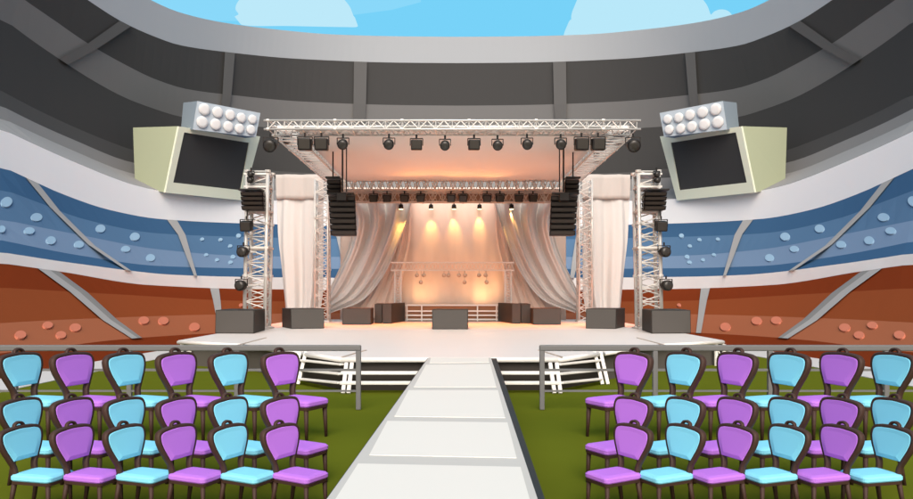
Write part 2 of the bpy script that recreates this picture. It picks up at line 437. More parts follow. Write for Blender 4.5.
# ------------------------------------------------------------------ canopy and backdrop
v = []; nx, ny = 24, 16
for j in range(ny+1):
    for i in range(nx+1):
        x = -4.75+9.5*i/nx; y = 21.0+10.2*j/ny
        v.append((x, y, H+5.0+.0*y + .03*math.sin(x*1.3)*math.sin(y*.8)))
can = link('canopy', v, [(j*(nx+1)+i, j*(nx+1)+i+1, (j+1)*(nx+1)+i+1, (j+1)*(nx+1)+i) for j in range(ny) for i in range(nx)], M_ceil, None, True)
s_ = can.modifiers.new('s','SOLIDIFY'); s_.thickness = .04
tag(can, 'peach lit fabric ceiling stretched between the roof trusses', 'canopy')
v = []; nx, nz = 120, 8
for j in range(nz+1):
    for i in range(nx+1):
        x = -5.4+10.8*i/nx
        v.append((x, 33.5+.05*math.sin(x*4.2)+.02*math.sin(x*11), ZS+(H+5.05-ZS)*j/nz))
bw = link('backdrop', v, [(j*(nx+1)+i, (j)*(nx+1)+i+1, (j+1)*(nx+1)+i+1, (j+1)*(nx+1)+i) for j in range(nz) for i in range(nx)], M_wall, None, True)
s_ = bw.modifiers.new('s','SOLIDIFY'); s_.thickness = .03
tag(bw, 'plain cloth backdrop wall lit by five small spotlights', 'backdrop')

# ------------------------------------------------------------------ curtains
def curtain(name, Lp, Rp, d, folds, amp, label, m=M_fab, ns=90, nt=46, mirror=False, phase=0, droop=0, ampf=None, skew=0):
    """Lp, Rp: (t, px, py) edge polylines in the picture at depth d"""
    fl = [pchip([p[0] for p in Lp], [p[i] for p in Lp]) for i in (1, 2)]
    fr = [pchip([p[0] for p in Rp], [p[i] for p in Rp]) for i in (1, 2)]
    vs = []
    for j in range(nt+1):
        t = j/nt
        for i in range(ns+1):
            s = i/ns
            lx, ly, rx, ry = fl[0](t), fl[1](t), fr[0](t), fr[1](t)
            px = lx+(rx-lx)*s; py = ly+(ry-ly)*s + droop*math.sin(PI*s)*math.sin(PI*t)
            if mirror: px = 906-px
            p = W(px, py, d)
            A = amp*(ampf(t) if ampf else 1)
            ph = 2*PI*folds*(s+.03*math.sin(5*s+2*t)+skew*t)+phase
            p.y += A*(math.sin(ph)+.28*math.sin(2.3*ph+1.3+2*t)+.06*math.sin(4.7*ph+.4))
            vs.append(p)
    n = ns+1
    o = link('curtain', vs, [(j*n+i, (j+1)*n+i, (j+1)*n+i+1, j*n+i+1) if not mirror else (j*n+i, j*n+i+1, (j+1)*n+i+1, (j+1)*n+i) for j in range(nt) for i in range(ns)], m, None, True)
    s = o.modifiers.new('s','SOLIDIFY'); s.thickness = .02
    return tag(o, label, 'curtain')
for mir, sn in ((False,'left'),(True,'right')):
    # hanging outer panel beyond the inner tower
    o = curtain('curtain', [(0,276,175),(.45,277.5,235),(.7,281,268),(1,286,316)], [(0,323,175),(.5,323,240),(.8,322.5,290),(1,319,317)], 31.9, 2.1, .15,
            f'white hanging curtain between the two towers {sn} of the stage', mirror=mir, phase=.8, ampf=lambda t: .35+.75*t, skew=.12)
    # added layer for the darker see-through tone at the curtain top
    curtain('curtain', [(0,275.5,174.4),(1,276,199)], [(0,323.4,174.4),(1,323.4,199)], 31.80, 2.1, .045,
            f'added darker layer for the tone at the top of the {sn} outer curtain', m=M_fab2, nt=6, mirror=mir, phase=.8)
    # big swept curtain
    curtain('curtain', [(0,340,190),(.25,352,226),(.42,348,248),(.6,340,267),(.8,330,288),(1,324,302)],
            [(0,414,190),(.2,409,212),(.45,397,247),(.65,383,277),(.82,362,301),(1,331,313)], 32.3, 3.6, .30,
            f'large off white curtain swept back to the {sn} tower', mirror=mir, ampf=lambda t: 1.0-.72*t, phase=.5, ns=140)
    # inner softer layer
    curtain('curtain', [(0,398,190),(.4,388,250),(.7,372,290),(1,352,318)], [(0,412,190),(.3,411,232),(.7,402,282),(1,398,318)], 33.0, 3.2, .09,
            f'inner curtain fold against the backdrop wall on the {sn}', m=M_wall, mirror=mir, ampf=lambda t: .5+.5*t)

# ------------------------------------------------------------------ stage
st = thing('stage', (0, 23, 0), 'wide white stage deck with stepped front and angled wings', 'stage')
Pl = [(-7.42,18.9),(-5.25,17.6),(-3.35,15.35),(-2.22,13.9)]
Pr = [(2.09,13.9),(3.3,15.35),(5.2,17.6),(7.3,18.9)]
poly = Pl+Pr+[(7.45,33.9),(-7.5,33.9)]
n = len(poly)
def prism(name, poly, z0, z1, m, parent):
    n = len(poly)
    return link(name, [(x,y,z0) for x,y in poly]+[(x,y,z1) for x,y in poly], [tuple(range(n-1,-1,-1)), tuple(range(n,2*n))]+[(i,(i+1)%n,n+(i+1)%n,n+i) for i in range(n)], m, parent)
o = prism('deck', poly, ZS-.1, ZS, M_deck, st)
def inset(pts, k):   # pull the outline back from the edge
    return [(x*(1-k/8), y+k) for x, y in pts]
sk = inset(Pl+Pr, .12)
for i in range(7):
    a, b = sk[i], sk[i+1]
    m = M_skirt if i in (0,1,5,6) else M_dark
    link('skirt', [(a[0],a[1],0.0),(b[0],b[1],0.0),(b[0],b[1],ZS-.1),(a[0],a[1],ZS-.1)]+[(a[0],a[1]+.05,0.0),(b[0],b[1]+.05,0.0),(b[0],b[1]+.05,ZS-.1),(a[0],a[1]+.05,ZS-.1)],
         [(0,1,2,3),(7,6,5,4),(0,3,7,4),(1,5,6,2)], m, st)
for s in (-1, 1):
    MB().hexa([Vector(p) for p in ((s*7.3-.03,19,0),(s*7.3+.03,19,0),(s*7.4+.03,33.8,0),(s*7.4-.03,33.8,0),(s*7.3-.03,19,ZS-.1),(s*7.3+.03,19,ZS-.1),(s*7.4+.03,33.8,ZS-.1),(s*7.4-.03,33.8,ZS-.1))]).build('skirt', M_skirt, st)
# rounded white lip along the front
allp = Pl+Pr
for i in range(7):
    a, b = allp[i], allp[i+1]
    MB().tube((a[0],a[1]-.01,ZS-.055), (b[0],b[1]-.01,ZS-.05), .047, n=10).build('edge_rail', M_lip, st, True)
# seam strips running back from the corners
for (a, b) in ((W(237,345.6,1.28*F/52.6), W(266,338,1.28*F/45)), (W(342.5,357.5,13.9), W(366,350.5,15.6))):
    for s in (1, -1):
        a2 = Vector((a.x if s > 0 else -a.x*.985, a.y, ZS+.006)); b2 = Vector((b.x if s > 0 else -b.x*.985, b.y, ZS+.006))
        MB().bar(a2, b2, .05, .012).build('seam_strip', M_chrome, st)
# steps at the front and on both angled sides
def bars(p0, p1, root, outx, outy, xs=(1.57,1.75)):
    for k, z in enumerate(xs):
        off = Vector((outx, outy, 0))*(.14*(k+1))
        mb = MB(); mb.bar(Vector((p0[0],p0[1],H-z))+off, Vector((p1[0],p1[1],H-z))+off, .14, .06)
        mb.build('tread', M_lip, root, bevel=.012)
def post(px0, py0, d0, px1, py1, d1, root):
    MB().bar(W(px0,py0,d0), W(px1,py1,d1), .075, .06).build('stringer', M_lip, root, bevel=.01)
for (xa, xb, s, lab) in ((-2.2, -.55, -1, 'white slatted front steps of the stage left of the walkway'), (.82, 2.07, 1, 'white slatted front steps of the stage right of the walkway')):
    r = thing('stage_steps', ((xa+xb)/2, 13.7, 0), lab, 'steps')
    bars((xa, 13.9), (xb, 13.9), r, 0, -1)
    if s < 0:
        post(346.5,363,13.85, 343,393.5,13.5, r); post(352,363,13.85, 348.5,393.5,13.5, r)
    else:
        post(550,363,13.85, 554.5,393.5,13.5, r); post(556.5,363,13.85, 560.5,393.5,13.5, r)
for s, lab in ((-1, 'angled white slatted steps on the left front corner of the stage'), (1, 'angled white slatted steps on the right front corner of the stage')):
    r = thing('stage_steps', (s*2.8, 14.5, 0), lab, 'steps')
    X = (lambda p: p) if s < 0 else (lambda p: 900.5-p)
    for (xa,ya,xb,yb,o) in ((301,360.3,342,364.5,.1),(300.5,370,341,374,.22),(300,379,340,383,.34)):
        MB().bar(W(X(xa),ya,15.25-o), W(X(xb),yb,13.85-o+.12), .12, .042).build('tread', M_lip, r, bevel=.012)
    post(X(300),352,15.2, X(292.5),384.5,14.9, r); post(X(306),352,15.15, X(298),384.5,14.85, r)
# wing corner legs
for s in (-1, 1):
    mb = MB(); mb.tube((s*7.3, 18.85, 0), (s*7.3, 18.85, ZS-.1), .05, n=8); mb.tube((s*7.05, 18.75, 0), (s*7.05, 18.75, ZS-.1), .05, n=8)
    mb.tube((s*7.3,18.85,.1),(s*7.05,18.75,.5),.02); mb.build('leg', M_lip, st)

# walkway
wk = thing('walkway', (0, 9, 0), 'long white panelled walkway leading from the lawn up to the stage', 'walkway')
def wx(side, y):   # edges of the walkway top
    t = (y-4.35)/(13.9-4.35)
    return (-.783+t*.30) if side < 0 else (.525+t*.225)
y0, y1 = 1.2, 13.83
base = [(wx(-1,y0),y0),(wx(1,y0),y0),(wx(1,y1),y1),(wx(-1,y1),y1)]
prism('slab', base, ZS-.1, ZS+.002, mat('walkway joint', 'D6D3CC', .78, .6), wk)
prism('dark_edge', [(wx(1,y0)+.004,y0),(wx(1,y0)+.03,y0),(wx(1,y1)+.11,y1),(wx(1,y1)+.004,y1)], .05, ZS-.012, mat('edge black', '2E3030', .9, .7), wk)
prism('dark_edge', [(wx(-1,y0)-.012,y0),(wx(-1,y0)-.004,y0),(wx(-1,y1)-.004,y1),(wx(-1,y1)-.022,y1)], .05, ZS-.012, MATS['edge black'], wk)
prism('base', [(wx(-1,y0)+.02,y0+.05),(wx(1,y0)-.02,y0+.05),(wx(1,y1)-.02,y1),(wx(-1,y1)+.02,y1)], .0, ZS-.1, MATS['edge black'], wk)
M_pan = mat('walkway panel', 'F1EDE4', .84, .6, var=.012, scale=.8)
js = [(13.8,13.8),(12.75,12.5),(9.45,9.2),(7.15,6.95),(5.42,5.2),(1.3,1.3)]
for i in range(5):
    g0 = .0 if i == 0 else .055*js[i][0]/9; 
    yt = js[i][0]-(.0 if i == 0 else .13+.02*i*.5); yb = js[i+1][1]+.14 if i < 4 else 1.3
    yt2 = (js[i][0] if i else 13.8); 
    ytop = 13.8 if i == 0 else js[i][1]-.03
    ybot = js[i+1][0]+.04 if i < 4 else 1.3
    sk_ = [0.0, .12, .0, -.08, -.1, 0][i]; sk2 = [.12, .0, -.08, -.1, 0][i]
    p = [(wx(-1,ybot)+.09, ybot-sk2*.5),(wx(1,ybot)-.06, ybot+sk2*.5),(wx(1,ytop)-.05, ytop+sk_*.5),(wx(-1,ytop)+.05, ytop-sk_*.5)]
    prism('panel', p, ZS-.02, ZS+.008, M_pan, wk)

# ------------------------------------------------------------------ speaker cabinets on the deck
def cabinet(c0, c1, c2, h, label, taper=.03):
    """c0 far end of left/right visible side, c1,c2 front corners on the deck (px,d)"""
    P = [Vector(((c[0]-PX0)*c[1]/F, c[1], ZS)) for c in (c0, c1, c2)]
    # parallelogram footprint: front c1->c2, side vector from whichever corner owns c0
    front = P[2]-P[1]
    own = P[1] if (P[0]-P[1]).length < (P[0]-P[2]).length else P[2]
    side = P[0]-own
    a, b = P[1], P[2]; c = b+side; d = a+side
    cen = (a+b+c+d)/4
    root = thing('floor_speaker', (cen.x, cen.y, ZS), label, 'speaker')
    up = Vector((0,0,h)); back = side.normalized()*taper*2
    bot = [a,b,c,d]; top = [a+up+back, b+up+back, c+up, d+up]
    for L_ in (bot, top):
        pass
    mb = MB(); mb.hexa(bot+top); mb.build('cabinet', M_cab, root, bevel=.02)
    nrm = (b-a).cross(top[0]-a).normalized()
    if nrm.y > 0: nrm = -nrm
    def q(u, v): 
        lo = a.lerp(b, u); hi = top[0].lerp(top[1], u); return lo.lerp(hi, v)
    g0 = [q(.02,.03), q(.98,.03), q(.98,.97), q(.02,.97)]
    link('grille', [p+nrm*.012 for p in g0]+[p+nrm*.001 for p in g0], [(0,1,2,3)]+[(i,4+i,4+(i+1)%4,(i+1)%4) for i in range(4)], M_grill, root)
    return root
cabinet((265,24.0),(215,22.1),(254,22.0), .74, 'large grey speaker at the left edge of the stage')
cabinet((642,24.0),(651.5,22.0),(691,22.1), .74, 'large grey speaker at the right edge of the stage')
cabinet((282,26.2),(291,24.9),(324.5,25.2), .72, 'grey speaker below the left hanging curtain')
cabinet((625,26.4),(585.5,25.2),(616,24.9), .72, 'grey speaker below the right hanging curtain')
cabinet((346,29.5),(342,28.2),(371,28.2), .66, 'small grey speaker before the left swept curtain')
cabinet((557,29.5),(533,28.2),(561,28.2), .66, 'small grey speaker before the right swept curtain')
cabinet((434,26),(432,24.6),(468,24.6), .70, 'dark grey speaker alone at the centre of the stage')
def tallbox(x0, x1, xb, d, h, label):
    return cabinet((xb, d+2.2),(x0,d),(x1,d), h, label, 0)
tallbox(382.5,391.5,405,29.3,.84,'dark cabinet with orange lit side at the left end of the riser')
tallbox(512,520.5,498,29.3,.84,'dark cabinet with orange lit side at the right end of the riser')
tallbox(374.5,382,377,29.5,.82,'narrow black cabinet outside the orange lit one on the left')
tallbox(521,530.5,527,29.5,.82,'narrow black cabinet outside the orange lit one on the right')

# riser with rails
rs = thing('riser', (0, 32, ZS), 'low white riser with rails at the back of the stage', 'riser')
k = 31.6/F
MB().box((-1*k, 32.45, ZS+.72), (94*k, 1.5, .06)).build('platform', M_lip, rs)
MB().box((-1*k, 32.4, ZS+.34), (92*k, 1.2, .68)).build('riser_body', mat('riser body', 'A87858', .8, .7), rs)  # orange light between the rails is put into the body colour
for z in (.08, .27, .46): MB().box((-1*k, 31.7, ZS+z), (93*k, .08, .07)).build('rail', M_lip, rs)
for px in (407, 421.7, 477.5, 496.5): MB().box(((px-PX0)*k, 31.62, ZS+.36), (.06, .06, .7)).build('post', M_lip, rs)

# ------------------------------------------------------------------ lights hanging
def wash_light(p, r, label, tilt=(0,-.6,-.8), kind='round', parent_z=None, group=None):
    p = Vector(p); root = thing('stage_light', p, label, 'stage light', group); ax = Vector(tilt).normalized()
    if kind == 'round':
        MB().lathe(p-ax*r*.9, ax, [(r*.35,0),(r*.75,r*.15),(r*.95,r*.7),(r,r*1.4),(r,r*1.7),(r*.92,r*1.75)], 20).build('housing', M_black, root, True)
        MB().lathe(p+ax*r*.84, ax, [(r*.84,0),(r*.8,.015),(r*.3,.03)], 20).build('lens', M_lens, root, True)
    else:
        q = ax.to_track_quat('Z','Y').to_matrix()
        MB().box(p, (r*2, r*1.8, r*1.7), q).build('housing', M_black, root, bevel=r*.18)
        mb = MB()
        for i in range(5): mb.box(p+q@Vector((0, -r*.7+r*.35*i, -r*.9)), (r*1.5, r*.12, r*.2), q)
        mb.build('cooling_fins', M_black, root)
        MB().box(p+ax*r*.87, (r*1.6, r*1.4, .02), q).build('lens', M_lens, root)
    y = MB(); w = r*1.12
    for s in (-1, 1): y.bar(p+Vector((s*w, 0, -r*.1)), p+Vector((s*w, 0, r*1.15)), .025, .05)
    y.bar(p+Vector((-w, 0, r*1.15)), p+Vector((w, 0, r*1.15)), .05, .025)
    y.tube(p+Vector((0,0,r*1.15)), p+Vector((0,0,r*1.15+.12)), .03, n=8)
    y.build('yoke', M_black, root)
    return root
fl = [(270.6,145,'round',6.6),(305,144.5,'box',6.6),(321.5,144.5,'box',6.6),(343,144,'round',5.2),(389,144,'round',5.2),(416.5,145,'box',5.6),(445,145,'round',5),(474,145,'box',5.6),(497.5,145,'round',5),(527,144,'round',5.2),(560.6,144,'round',5.2),(581.6,144.5,'box',6.6),(598,144.5,'box',6.6),(633,145,'round',6.6)]
for i, (px, py, kd, r) in enumerate(fl):
    wash_light(W(px, py, 20.7), r*20.7/F, f'{nth(i,14)} black light in the row under the front roof truss', (0,-.9,-.35) if kd=='round' else (.05,-.85,-.1), kd, group='lights under the front roof truss')
bl = [373.5,387,404.5,420.7,451,463,487,500,519,533]
for i, px in enumerate(bl):
    wash_light(W(px, 198.3, 31.0), 3.9*31/F, f'{nth(i,10)} black box light in the row under the back truss', (0,-.9,-.2), 'box', group='lights under the back truss')
spots = [401,431,454,479.5,511.5]
for i, px in enumerate(spots):
    p = W(px, 207, 31.9 if i in (0,4) else 33.22); root = thing('spotlight', p, f'{nth(i,5)} small lit spotlight shining down the backdrop wall', 'spotlight', 'small spotlights on the backdrop')
    MB().lathe(p+Vector((0,0,.13)), (0,0,-1), [(.05,0),(.1,.03),(.115,.22)], 16).build('housing', M_black, root, True)
    MB().lathe(p+Vector((0,0,-.092)), (0,0,-1), [(.1,0),(.095,.012),(.03,.02)], 16).build('lens', M_lensw, root, True)
    MB().tube(p+Vector((0,0,.12)), p+Vector((0,-.35 if i in (0,4) else -1.4,.3)), .025).build('bracket', M_black, root)
# small lights on goalpost truss
sm = [(417,274.5),(424,274.5),(444,274.5),(448.5,274.5),(459,274.5),(465,274.5),(479,274.5),(485.5,274.5),(421,281.5),(464.5,281.5),(486.5,281.5)]
for i, (px, py) in enumerate(sm):
    p = W(px, py, 31.9); low = i > 7
    lab = (f'{nth(i,8)} tiny silver lamp in the upper row below the goalpost truss beam' if not low else ['leftmost','middle','rightmost'][i-8]+' of three tiny lamps hanging lowest below the goalpost truss')
    root = thing('small_lamp', p, lab, 'lamp', 'tiny lamps below the goalpost truss')
    MB().lathe(p+Vector((0,.1,0)), (0,-1,-.2), [(.04,0),(.08,.04),(.095,.2),(.08,.21)], 14).build('housing', M_chrome, root, True)
    MB().lathe(p+Vector((0,-.105,-.04)), (0,-1,-.2), [(.065,0),(.05,.01)], 14).build('lens', M_chrome, root, True)
    MB().tube(p+Vector((0,.0,.08)), (p.x, 32.0, H+22.5*32/F), .012).build('hanger', M_chrome, root)
# clamps on the side trusses
for i, (px, py) in enumerate(((287,139),(308,157))):
    for s in (-1,1):
        X = px if s < 0 else 906-px; d = 22.6 if i == 0 else 25.6
        sn = 'left' if s < 0 else 'right'
        wash_light(W(X, py, d), .13, f'small dark light on the {sn} roof side truss, ' + ('nearer the front' if i == 0 else 'halfway back'), (0,-.6,-.7), 'round')

# lights on the outer towers
for s, sn in ((-1,'left'),(1,'right')):
    X = (lambda p: p) if s < 0 else (lambda p: 907.5-p)
    names = ['topmost', 'second from top', 'third from top', 'lowest']
    for j, (px, py, kd, r) in enumerate(((246.5,226,'box',5.6),(243.5,252,'round',5.4),(241.5,285.5,'round',5.4))):
        p = W(X(px), py, 24.4)
        root = wash_light(p, r*24.4/F, f'black {kd if kd=="round" else "square"} light clamped to the {sn} outer tower, ' + ['just below the small speaker stack','middle height','lowest on it'][j], (s*.25,-1,.0) if kd=='round' else (0,-.9,-.2), kd)
        if kd == 'round':
            MB().tube(p, W(X(256), py, 24.7), .04).build('arm', M_truss, root)
        else:
            MB().tube(p+Vector((0,0,.2)), W(X(248), 208, 24.4), .018).build('cable', M_black, root)
    for j, (px, py) in enumerate(((251,174.5),(250.5,180.5))):
        wash_light(W(X(px), py, 24.5), .1, f'{["upper","lower"][j]} of two tiny black lamps at the top of the {sn} outer tower', (s*.3,-1,0), 'round')

# line arrays
def line_array(label, pxl, pxr, pyt, pyb, n, d, tiltx, mirror=None, rods=None):
    X = (lambda p: p) if not mirror else (lambda p: mirror-p)
    c = W(X((pxl+pxr)/2), (pyt+pyb)/2, d); root = thing('line_array', W(X((pxl+pxr)/2), pyt, d), label, 'speaker')
    hpx = (pyb-pyt)/n
    for i in range(n):
        yt = pyt+hpx*i; off = tiltx*i/n
        l, r = X(pxl+off), X(pxr+off*.6)
        a, b = W(min(l,r), yt+hpx, d), W(max(l,r), yt+hpx, d); e, f_ = W(min(l,r), yt, d), W(max(l,r), yt, d)
        g = .015
        up = Vector((0,0,g)); bk = Vector((0,.55,0)); sh = Vector((.06,0,0)); nose = Vector((0,-.0,0)); tl = Vector((0,.10,0))
        mb = MB(); mb.hexa([a+up+tl, b+up+tl, b+up+bk-sh, a+up+bk+sh, e-up, f_-up, f_-up+bk-sh, e-up+bk+sh])
        mo = mb.build('module', M_blackw, root, bevel=.012)
        gr = MB(); m0 = a.lerp(e,.22); m1 = b.lerp(f_,.22); m2 = f_.lerp(b,.22); m3 = e.lerp(a,.22)
        q = [m0+Vector((.05,.055,0)), m1+Vector((-.05,.055,0)), m2+Vector((-.05,-.0,0)), m3+Vector((.05,-.0,0))]
        mb2 = MB(); mb2.hexa([q[0]+Vector((0,.0,0)), q[1], q[1]+Vector((0,.03,0)), q[0]+Vector((0,.03,0)), q[3], q[2], q[2]+Vector((0,.1,0)), q[3]+Vector((0,.1,0))])
        mb2.build('grille', mat('array grille', '3E3631', .9, .6), mo)
    fr = MB(); t0 = W(X(pxl), pyt-1.2, d+.3); t1 = W(X(pxr), pyt-1.2, d+.3)
    fr.bar(t0, t1, .5, .05)
    if rods:
        for rx in rods: 
            p = W(X(rx), pyt-1, d+.2); fr.tube(p, (p.x, p.y, H+4.97), .025)
    fr.build('rigging', M_black, root)
    return root
for s, sn in ((-1,'left'),(1,'right')):
    mm = None if s < 0 else 906
    line_array(f'tall black line array speaker hanging beside the {sn} inner tower', 328,355,195.5,235.5,7,24.2,2.5,mm,None)
    line_array(f'short black speaker stack just above the tall {sn} line array', 326.5,341,179.5,193.5,3,24.4,0,mm,(333,))
    line_array(f'small black speaker stack hanging on the {sn} outer tower', 240,263,191.5,210,4,24.2,1.2,907.5 if s > 0 else None,None)
    # suspension rods in front of the canopy
    X = (lambda p: p) if s < 0 else (lambda p: 906-p)
    r = thing('hanging_frame', W(X(344), 178, 24), f'dark hanging rods with bracket above the {sn} line array', 'rigging')
    mb = MB()
    for px, rr in ((342.5,.03),(346.5,.02)):
        p = W(X(px), 192, 24.0); mb.tube(p, (p.x, 24.0, H+4.97), rr)
    mb.build('rod', M_black, r)
    mb = MB(); c = W(X(342), 197, 24.05); mb.box(c, (.34,.3,.28)); mb.bar(W(X(330),197,24.05), W(X(352),194,24.05), .12, .05)
    mb.build('bracket', M_blackw, r, bevel=.02)

# ------------------------------------------------------------------ fences
def fence(pxs, label, d=11.67):
    root = thing('fence', W(pxs[0], 410, d)-Vector((0,0,0)), label, 'fence')
    zt = H-55*d/F
    for px in pxs[:]:
        x = (px-PX0)*d/F
        MB().box((x, d, (zt-.04)/2+.0), (.082, .07, zt-.05)).build('post', M_fence, root, bevel=.01)
    xa, xb = (pxs[0]-PX0)*d/F, (pxs[-1]-PX0)*d/F
    lo, hi = min(xa,xb), max(xa,xb)
    MB().box(((lo+hi)/2, d, zt), (hi-lo+.09, .08, .1)).build('top_rail', M_fence, root, bevel=.02)
    MB().box(((lo+hi)/2, d, H-77*d/F), (hi-lo, .04, .038)).build('rail', M_fence, root)
    MB().box(((lo+hi)/2, d, H-98*d/F), (hi-lo, .04, .03)).build('rail', M_fence, root)
fence([358.5,237,129.5,15,-100], 'grey metal railing behind the chairs left of the walkway')
fence([542,655,770,886,1001], 'grey metal railing behind the chairs right of the walkway')

# ------------------------------------------------------------------ chairs
M_wood = mat('dark wood', '3E2A22', 1.0, .6)
M_cy = mat('cyan cushion', '84D4EC', 1.0, .8, spec=.1); M_pu = mat('purple cushion', 'B474D8', 1.0, .8, spec=.1)
def make_chair(mcol, label, mir):
    """chair facing -y, width along x; origin on the floor at seat centre"""
    root = thing('chair', (0,0,0), label, 'chair')
    a, b = .185, .258
    zs = .445
    def rr(w, d_, c, z, n=5):
        P = []
        for cx, cy, s in ((w-c, -d_+c, -90),(w-c, d_-c, 0),(-w+c, d_-c, 90),(-w+c, -d_+c, 180)):
            for i in range(n): 
                t = math.radians(s+90*i/(n-1)); P.append(Vector((cx+c*math.cos(t), cy+c*math.sin(t), z)))
        return P
    def loft(rings):
        n = len(rings[0]); mb = MB(); vs = [p for r in rings for p in r]; fs = []
        for j in range(len(rings)-1):
            for i in range(n): fs.append((j*n+i, j*n+(i+1)%n, (j+1)*n+(i+1)%n, (j+1)*n+i))
        fs.append(tuple(range(n-1,-1,-1))); fs.append(tuple((len(rings)-1)*n+i for i in range(n)))
        return mb.add(vs, fs)
    loft([rr(a,b,.05,zs-.07), rr(a+.012,b+.012,.055,zs-.055), rr(a+.012,b+.012,.055,zs-.02), rr(a-.005,b-.005,.05,zs-.003), rr(a-.05,b-.05,.03,zs+.008)]).build('seat', mcol, root)
    loft([rr(a+.004,b+.004,.05,zs-.105), rr(a+.008,b+.008,.05,zs-.072)]).build('seat_rail', M_wood, root)
    for sx in (-1, 1):
        MB().tube((sx*(a-.03), -b+.035, zs-.1), (sx*(a-.02), -b+.02, 0), .028, .017, 8).build('leg', M_wood, root, True)
        MB().tube((sx*(a-.03), b-.03, zs-.1), (sx*(a-.02), b+.035, 0), .03, .02, 8).build('leg', M_wood, root, True)
    # back: outline in (x,z) with lean in +y
    z0, z1 = zs-.09, 1.0
    def lean(z): return b-.015 + max(0, z-zs)*.17
    pts = [(-.135,z0),(-.14,zs+.06),(-.182,zs+.155),(-.246,zs+.28),(-.274,zs+.375),(-.262,zs+.445),(-.205,zs+.475),(-.10,zs+.487),(0,zs+.493)]
    pts = pts + [(-x,z) for x,z in reversed(pts[:-1])]
    # smooth
    def cr(P, k=5):
        out = []
        for i in range(len(P)-1):
            p0 = P[max(0,i-1)]; p1 = P[i]; p2 = P[i+1]; p3 = P[min(len(P)-1,i+2)]
            for j in range(k):
                t = j/k; out.append(tuple(.5*((2*p1[c])+(-p0[c]+p2[c])*t+(2*p0[c]-5*p1[c]+4*p2[c]-p3[c])*t*t+(-p0[c]+3*p1[c]-3*p2[c]+p3[c])*t**3) for c in (0,1)))
        out.append(P[-1]); return out
    path = cr(pts)
    def sweep(path, w, dp):
        vs = []; n = len(path)
        for i, (x, z) in enumerate(path):
            xa, za = path[max(0,i-1)]; xb, zb = path[min(n-1,i+1)]
            tx, tz = xb-xa, zb-za; l = math.hypot(tx, tz) or 1; nx_, nz_ = -tz/l, tx/l
            y = lean(z)
            for (u, v_) in ((-w,-dp*.6),(-w*.6,-dp),(w*.6,-dp),(w,-dp*.6),(w,dp*.6),(w*.6,dp),(-w*.6,dp),(-w,dp*.6)):
                vs.append(Vector((x+nx_*u, y+v_, z+nz_*u)))
        fs = [(i*8+k, i*8+(k+1)%8, (i+1)*8+(k+1)%8, (i+1)*8+k) for i in range(n-1) for k in range(8)]
        fs += [tuple(range(7,-1,-1)), tuple((n-1)*8+i for i in range(8))]
        return MB().add(vs, fs)
    sweep(path, .025, .036).build('back_frame', M_wood, root, True)
    kn = cr([(-.065,zs+.485),(-.055,zs+.53),(-.02,zs+.55),(.02,zs+.55),(.055,zs+.53),(.065,zs+.485)])
    sweep(kn, .015, .022).build('handle', M_wood, root, True)
    low = cr([(-.185,zs+.135),(-.09,zs+.118),(.09,zs+.118),(.185,zs+.135)])
    # cushion
    prof = [(x, z) for x, z in path if z > zs+.13]
    cx = sum(p[0] for p in prof)/len(prof); cz = zs+.31
    rings = []
    for (k_, dy) in ((.97,.03),(.98,-.01),(.97,-.032),(.92,-.042),(.7,-.047)):
        rings.append([Vector((x*k_, lean(z)+dy, cz+(z-cz)*k_)) for x, z in prof])
    n = len(prof); vs = [p for r in rings for p in r]; fs = []
    for j in range(len(rings)-1):
        for i in range(n): fs.append((j*n+i, j*n+(i+1)%n, (j+1)*n+(i+1)%n, (j+1)*n+i))
    fs.append(tuple(range(n-1,-1,-1))); fs.append(tuple((len(rings)-1)*n+i for i in range(n)))
    MB().add(vs, fs).build('backrest', mcol, root)
    return root
protos = {}
ROWS = [(8.9, 'back'), (7.18, 'middle'), (6.26, 'front')]
PHI = math.radians(49)
words_ = ['first','second','third','fourth','fifth','sixth']
for side in (-1, 1):
    for (d, rn) in ROWS:
        s = d/8.0
        for c in range(6):
            colr = ('cyan','purple')[(c + (0 if side < 0 else 1)) % 2]
            px = 42.5+51.6*c if side < 0 else 613+51.6*c
            num = 6-c if side < 0 else c+1
            lab = f'{colr} dark wood chair, {words_[num-1]} from walkway in {rn} row, {"left" if side<0 else "right"} block'
            key = colr
            if key not in protos:
                o = protos[key] = make_chair(M_cy if colr == 'cyan' else M_pu, lab, 0)
            else: o = copy_tree(protos[key])
            o['label'] = lab; o['group'] = 'chairs on the lawn'
            o.location = ((px-PX0)*d/F, d, lawn_z(d)); o.scale = (s, s, s)
            phi = PHI + .9*math.atan(abs(px-PX0)/F)
            o.rotation_euler = (0, 0, phi if side < 0 else -phi)

# ------------------------------------------------------------------ sky and clouds
v = []; na, ne = 48, 24; R = 300
for j in range(ne+1):
    e = math.radians(5+60*j/ne)
    for i in range(na+1):
        a = math.radians(-75+150*i/na); v.append((R*math.cos(e)*math.sin(a), R*math.cos(e)*math.cos(a), R*math.sin(e)))
tag(link('sky', v, [(j*(na+1)+i, (j+1)*(na+1)+i, (j+1)*(na+1)+i+1, j*(na+1)+i+1) for j in range(ne) for i in range(na)], mat('sky blue', '78D2F8', emit=1.0), None, True),
    'flat light blue sky', 'sky', kind='structure')
def cloud(pts, d, label, h, t=6):
    n = len(pts); f = [W(x, y, d) for x, y in pts]; b = [p+Vector((0,t,0)) for p in f]
    return tag(link('cloud', f+b, [tuple(range(n)), tuple(range(2*n-1, n-1, -1))]+[(i,n+i,n+(i+1)%n,(i+1)%n) for i in range(n)], mat('cloud '+h, h, emit=1.0)), label, 'cloud', kind='structure')
def arc(cx, cy, rx, ry, a0, a1, n=12): return [(cx+rx*math.cos(math.radians(a0+(a1-a0)*i/n)), cy-ry*math.sin(math.radians(a0+(a1-a0)*i/n))) for i in range(n+1)]
